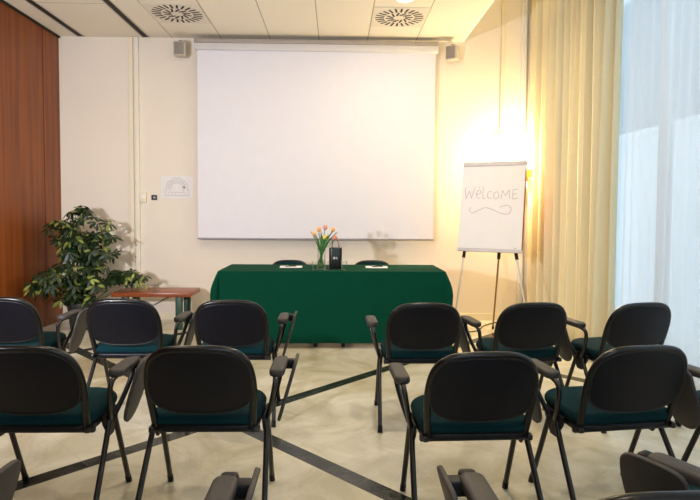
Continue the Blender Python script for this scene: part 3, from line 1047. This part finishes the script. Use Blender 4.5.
S((-0.225, 0.470), (-0.235, 0.430), (-0.200, 0.405), (-0.130, 0.440), (-0.060, 0.465), (0.02, 0.440), (0.10, 0.405), (0.17, 0.395), (0.205, 0.430), (0.195, 0.475), (0.150, 0.490), (0.085, 0.470))
S((0.255, 0.028), (0.27, 0.033), (0.285, 0.028))
obj('handwriting', bm, M_ink, pad)
# clamps and tripod legs (in upright local space, base at floor)
def Lp(u, v, d):
    return FC @ Vector((u, v, d))
white_leg = mat('leg_pale', (206, 200, 188), rough=0.4)
for (u, foot, mm, lab) in ((-0.27, Vector((-0.46, -0.30, 0)), white_leg, None), (0.27, Vector((0.30, -0.52, 0)), white_leg, None), (0.10, Vector((0.19, 0.46, 0)), M_brass, 'dark brass rear leg')):
    a = Lp(u, 0.032 if u != 0.10 else 0.04, 0.0)
    d = (foot - a)
    bm = B(); tube(bm, [a, foot], 0.0095, n=10); lg = obj('leg', bm, mm, t, label=lab)
    bm = B(); tube(bm, [a + d * -0.01, a + d * 0.085], 0.018, n=12); obj('leg_clamp', bm, M_black, lg)
    bm = B(); tube(bm, [foot + Vector((0, 0, 0.0)), foot - d.normalized() * 0.04], 0.014, n=10); obj('foot_cap', bm, M_black, lg)

# black cable on the floor beside the tripod
bm = B()
tube(bm, spline([(1.05, 6.60, 0.006), (1.25, 6.35, 0.006), (1.45, 6.05, 0.006), (1.62, 6.10, 0.006), (1.75, 6.35, 0.006), (1.95, 6.55, 0.006), (2.1, 6.69, 0.006)], 10), 0.006, n=8)
tag(obj('cable', bm, M_black), 'black cable curling on the floor under the flip chart', 'cable')

# ------------------------------------------------------------------ side table, bowl
t = thing('side_table', 'low reddish wooden side table with green legs beside the potted plant', 'table', (-2.065, 6.34, 0))
bm = B(); box(bm, (-0.44, -0.22, 0.375), (0.44, 0.22, 0.425), 0.006); obj('tabletop', bm, M_table, t)
for (sx, sy) in ((-1, -1), (-1, 1), (1, -1), (1, 1)):
    bm = B(); box(bm, (sx * 0.30 - 0.036, sy * 0.17 - 0.03, 0.0), (sx * 0.30 + 0.036, sy * 0.17 + 0.03, 0.376), 0.006); obj('leg', bm, M_greenleg, t, label='dark green leg')
bm = B(); box(bm, (-0.30, -0.015, 0.345), (0.30, 0.015, 0.376)); obj('rail', bm, M_table, t)
bm = B()
lathe(bm, [(0, 0), (0.04, 0), (0.042, 0.004), (0.01, 0.012), (0.010, 0.045), (0.035, 0.055), (0.085, 0.085), (0.088, 0.09), (0.082, 0.088), (0.03, 0.062), (0, 0.056)], 28)
tag(obj('glass_dish', bm, M_glass, loc=(-2.06, 6.24, 0.425)), 'small clear footed glass dish on the low wooden side table', 'dish')
bm = B(); tube(bm, spline([(-2.32, 6.70, 0.092), (-2.30, 6.715, 0.15), (-2.2, 6.72, 0.20), (-2.08, 6.72, 0.27), (-1.9, 6.72, 0.33), (-1.75, 6.72, 0.36)], 8), 0.005, n=8)
tag(obj('table_cable', bm, M_black), 'thin dark cable running up the wall behind the low wooden side table', 'cable')

# ------------------------------------------------------------------ potted umbrella plant
PX, PY = -2.86, 6.22
t = thing('potted_plant', 'bushy variegated umbrella plant in a dark pot by the wooden wall', 'plant', (PX, PY, 0))
bm = B(); lathe(bm, [(0, 0), (0.12, 0), (0.135, 0.01), (0.165, 0.27), (0.175, 0.28), (0.175, 0.31), (0.16, 0.31), (0.15, 0.26), (0, 0.255)], 28); obj('pot', bm, mat('pot_dark', (44, 50, 46), rough=0.5), t)
bm = B(); lathe(bm, [(0, 0.262), (0.152, 0.258), (0.15, 0.25), (0, 0.25)], 20); obj('soil', bm, mat('soil', (52, 38, 28), rough=0.95, bump=0.5, bscale=60), t)
def leafmat(name, c1, c2):
    m = mat(name, c1, rough=0.42, rgb2=c2, scale=16)
    return m
M_l1 = leafmat('leaf_dark', (12, 32, 14), (30, 58, 24))
M_l2 = leafmat('leaf_variegated', (70, 100, 40), (160, 166, 84))
rnd = random.Random(5)
bmd, bmv, bms = B(), B(), B()
def leaflet(bm, base, dirv, nrm, ln, w):
    side = dirv.cross(nrm).normalized()
    rows = []
    for q, (f, ww) in enumerate(((0.12, 0.08), (0.35, 0.75), (0.62, 1.0), (0.85, 0.65), (1.0, 0.06))):
        c = base + dirv * ln * f - nrm * ln * 0.22 * f * f
        rows.append([bm.verts.new(c - side * w * ww), bm.verts.new(c - nrm * w * 0.18 * ww), bm.verts.new(c + side * w * ww)])
    for a, b in zip(rows, rows[1:]):
        for e in range(2):
            bm.faces.new((a[e], a[e + 1], b[e + 1], b[e]))
def cluster(c, out):
    nrm = (out * 0.5 + Vector((rnd.uniform(-.6, .6), rnd.uniform(-.6, .4), 0.7))).normalized()
    u = nrm.orthogonal().normalized()
    v = nrm.cross(u)
    k = rnd.choice((7, 8, 8, 9))
    ph = rnd.uniform(0, 6)
    for i in range(k):
        a = ph + 2 * PI * i / k
        d = (u * math.cos(a) + v * math.sin(a) - nrm * 0.18).normalized()
        leaflet(bmv if rnd.random() < 0.2 else bmd, c, d, nrm, rnd.uniform(0.075, 0.125), rnd.uniform(0.014, 0.021))
blobs = [((0.0, 0.0, 1.14), (0.34, 0.26, 0.22), 36), ((0.10, 0.0, 0.94), (0.36, 0.26, 0.19), 34), ((-0.18, -0.05, 1.12), (0.20, 0.2, 0.14), 12), ((-0.02, -0.05, 0.66), (0.36, 0.28, 0.22), 52),
         ((-0.24, -0.40, 0.62), (0.20, 0.16, 0.15), 24), ((0.46, 0.05, 0.58), (0.24, 0.12, 0.10), 30), ((-0.02, -0.08, 0.42), (0.22, 0.20, 0.12), 26), ((-0.02, 0.02, 1.34), (0.09, 0.07, 0.06), 6)]
tips = []
for (c, r, cnt) in blobs:
    for _ in range(cnt):
        while True:
            p = Vector((rnd.uniform(-1, 1), rnd.uniform(-1, 1), rnd.uniform(-1, 1)))
            if 0.2 < p.length < 1.05:
                break
        q = Vector((c[0] + p.x * r[0], c[1] + p.y * r[1], c[2] + p.z * r[2]))
        if q.x + PX < XL + 0.12 or q.y + PY > YF - 0.12:
            continue
        if q.x > 0.28 and q.z < 0.52:
            q.z = 0.52 + rnd.uniform(0, 0.06)
        cluster(q, Vector((p.x, p.y - 0.3, p.z)).normalized())
        tips.append(q)
for q in rnd.sample(tips, 70):
    hub = Vector((q.x * 0.35 + rnd.uniform(-.03, .03), q.y * 0.3, max(0.32, q.z - rnd.uniform(0.12, 0.28))))
    tube(bms, spline([hub, (hub + q) / 2 + Vector((0, 0, -0.02)), q], 4), 0.0032, n=5)
obj('foliage', bmd, M_l1, t)
obj('variegated_leaves', bmv, M_l2, t, label='yellow-green variegated leaflets')
obj('twigs', bms, mat('twig_green', (78, 84, 48), rough=0.6), t)
for (dx, dy, top) in ((-0.04, 0.0, 1.22), (0.03, 0.03, 1.12), (0.05, -0.04, 0.9), (-0.07, -0.02, 0.8)):
    bm = B(); tube(bm, spline([(dx * 0.7, dy, 0.25), (dx * 1.2, dy * 1.3, 0.55), (dx * 1.6, dy, 0.8 * top), (dx * 1.3, dy, top)], 6), 0.011, n=8, r2=0.005)
    obj('stem', bm, mat('stem_brown', (88, 74, 52), rough=0.8) if dx < -0.05 or True else None, t)
bm = B(); tube(bm, spline([(0.05, 0, 0.26), (0.16, 0.02, 0.42), (0.34, 0.04, 0.53), (0.5, 0.05, 0.58)], 6), 0.008, n=8, r2=0.004); obj('stem', bm, bpy.data.materials['stem_brown'], t)
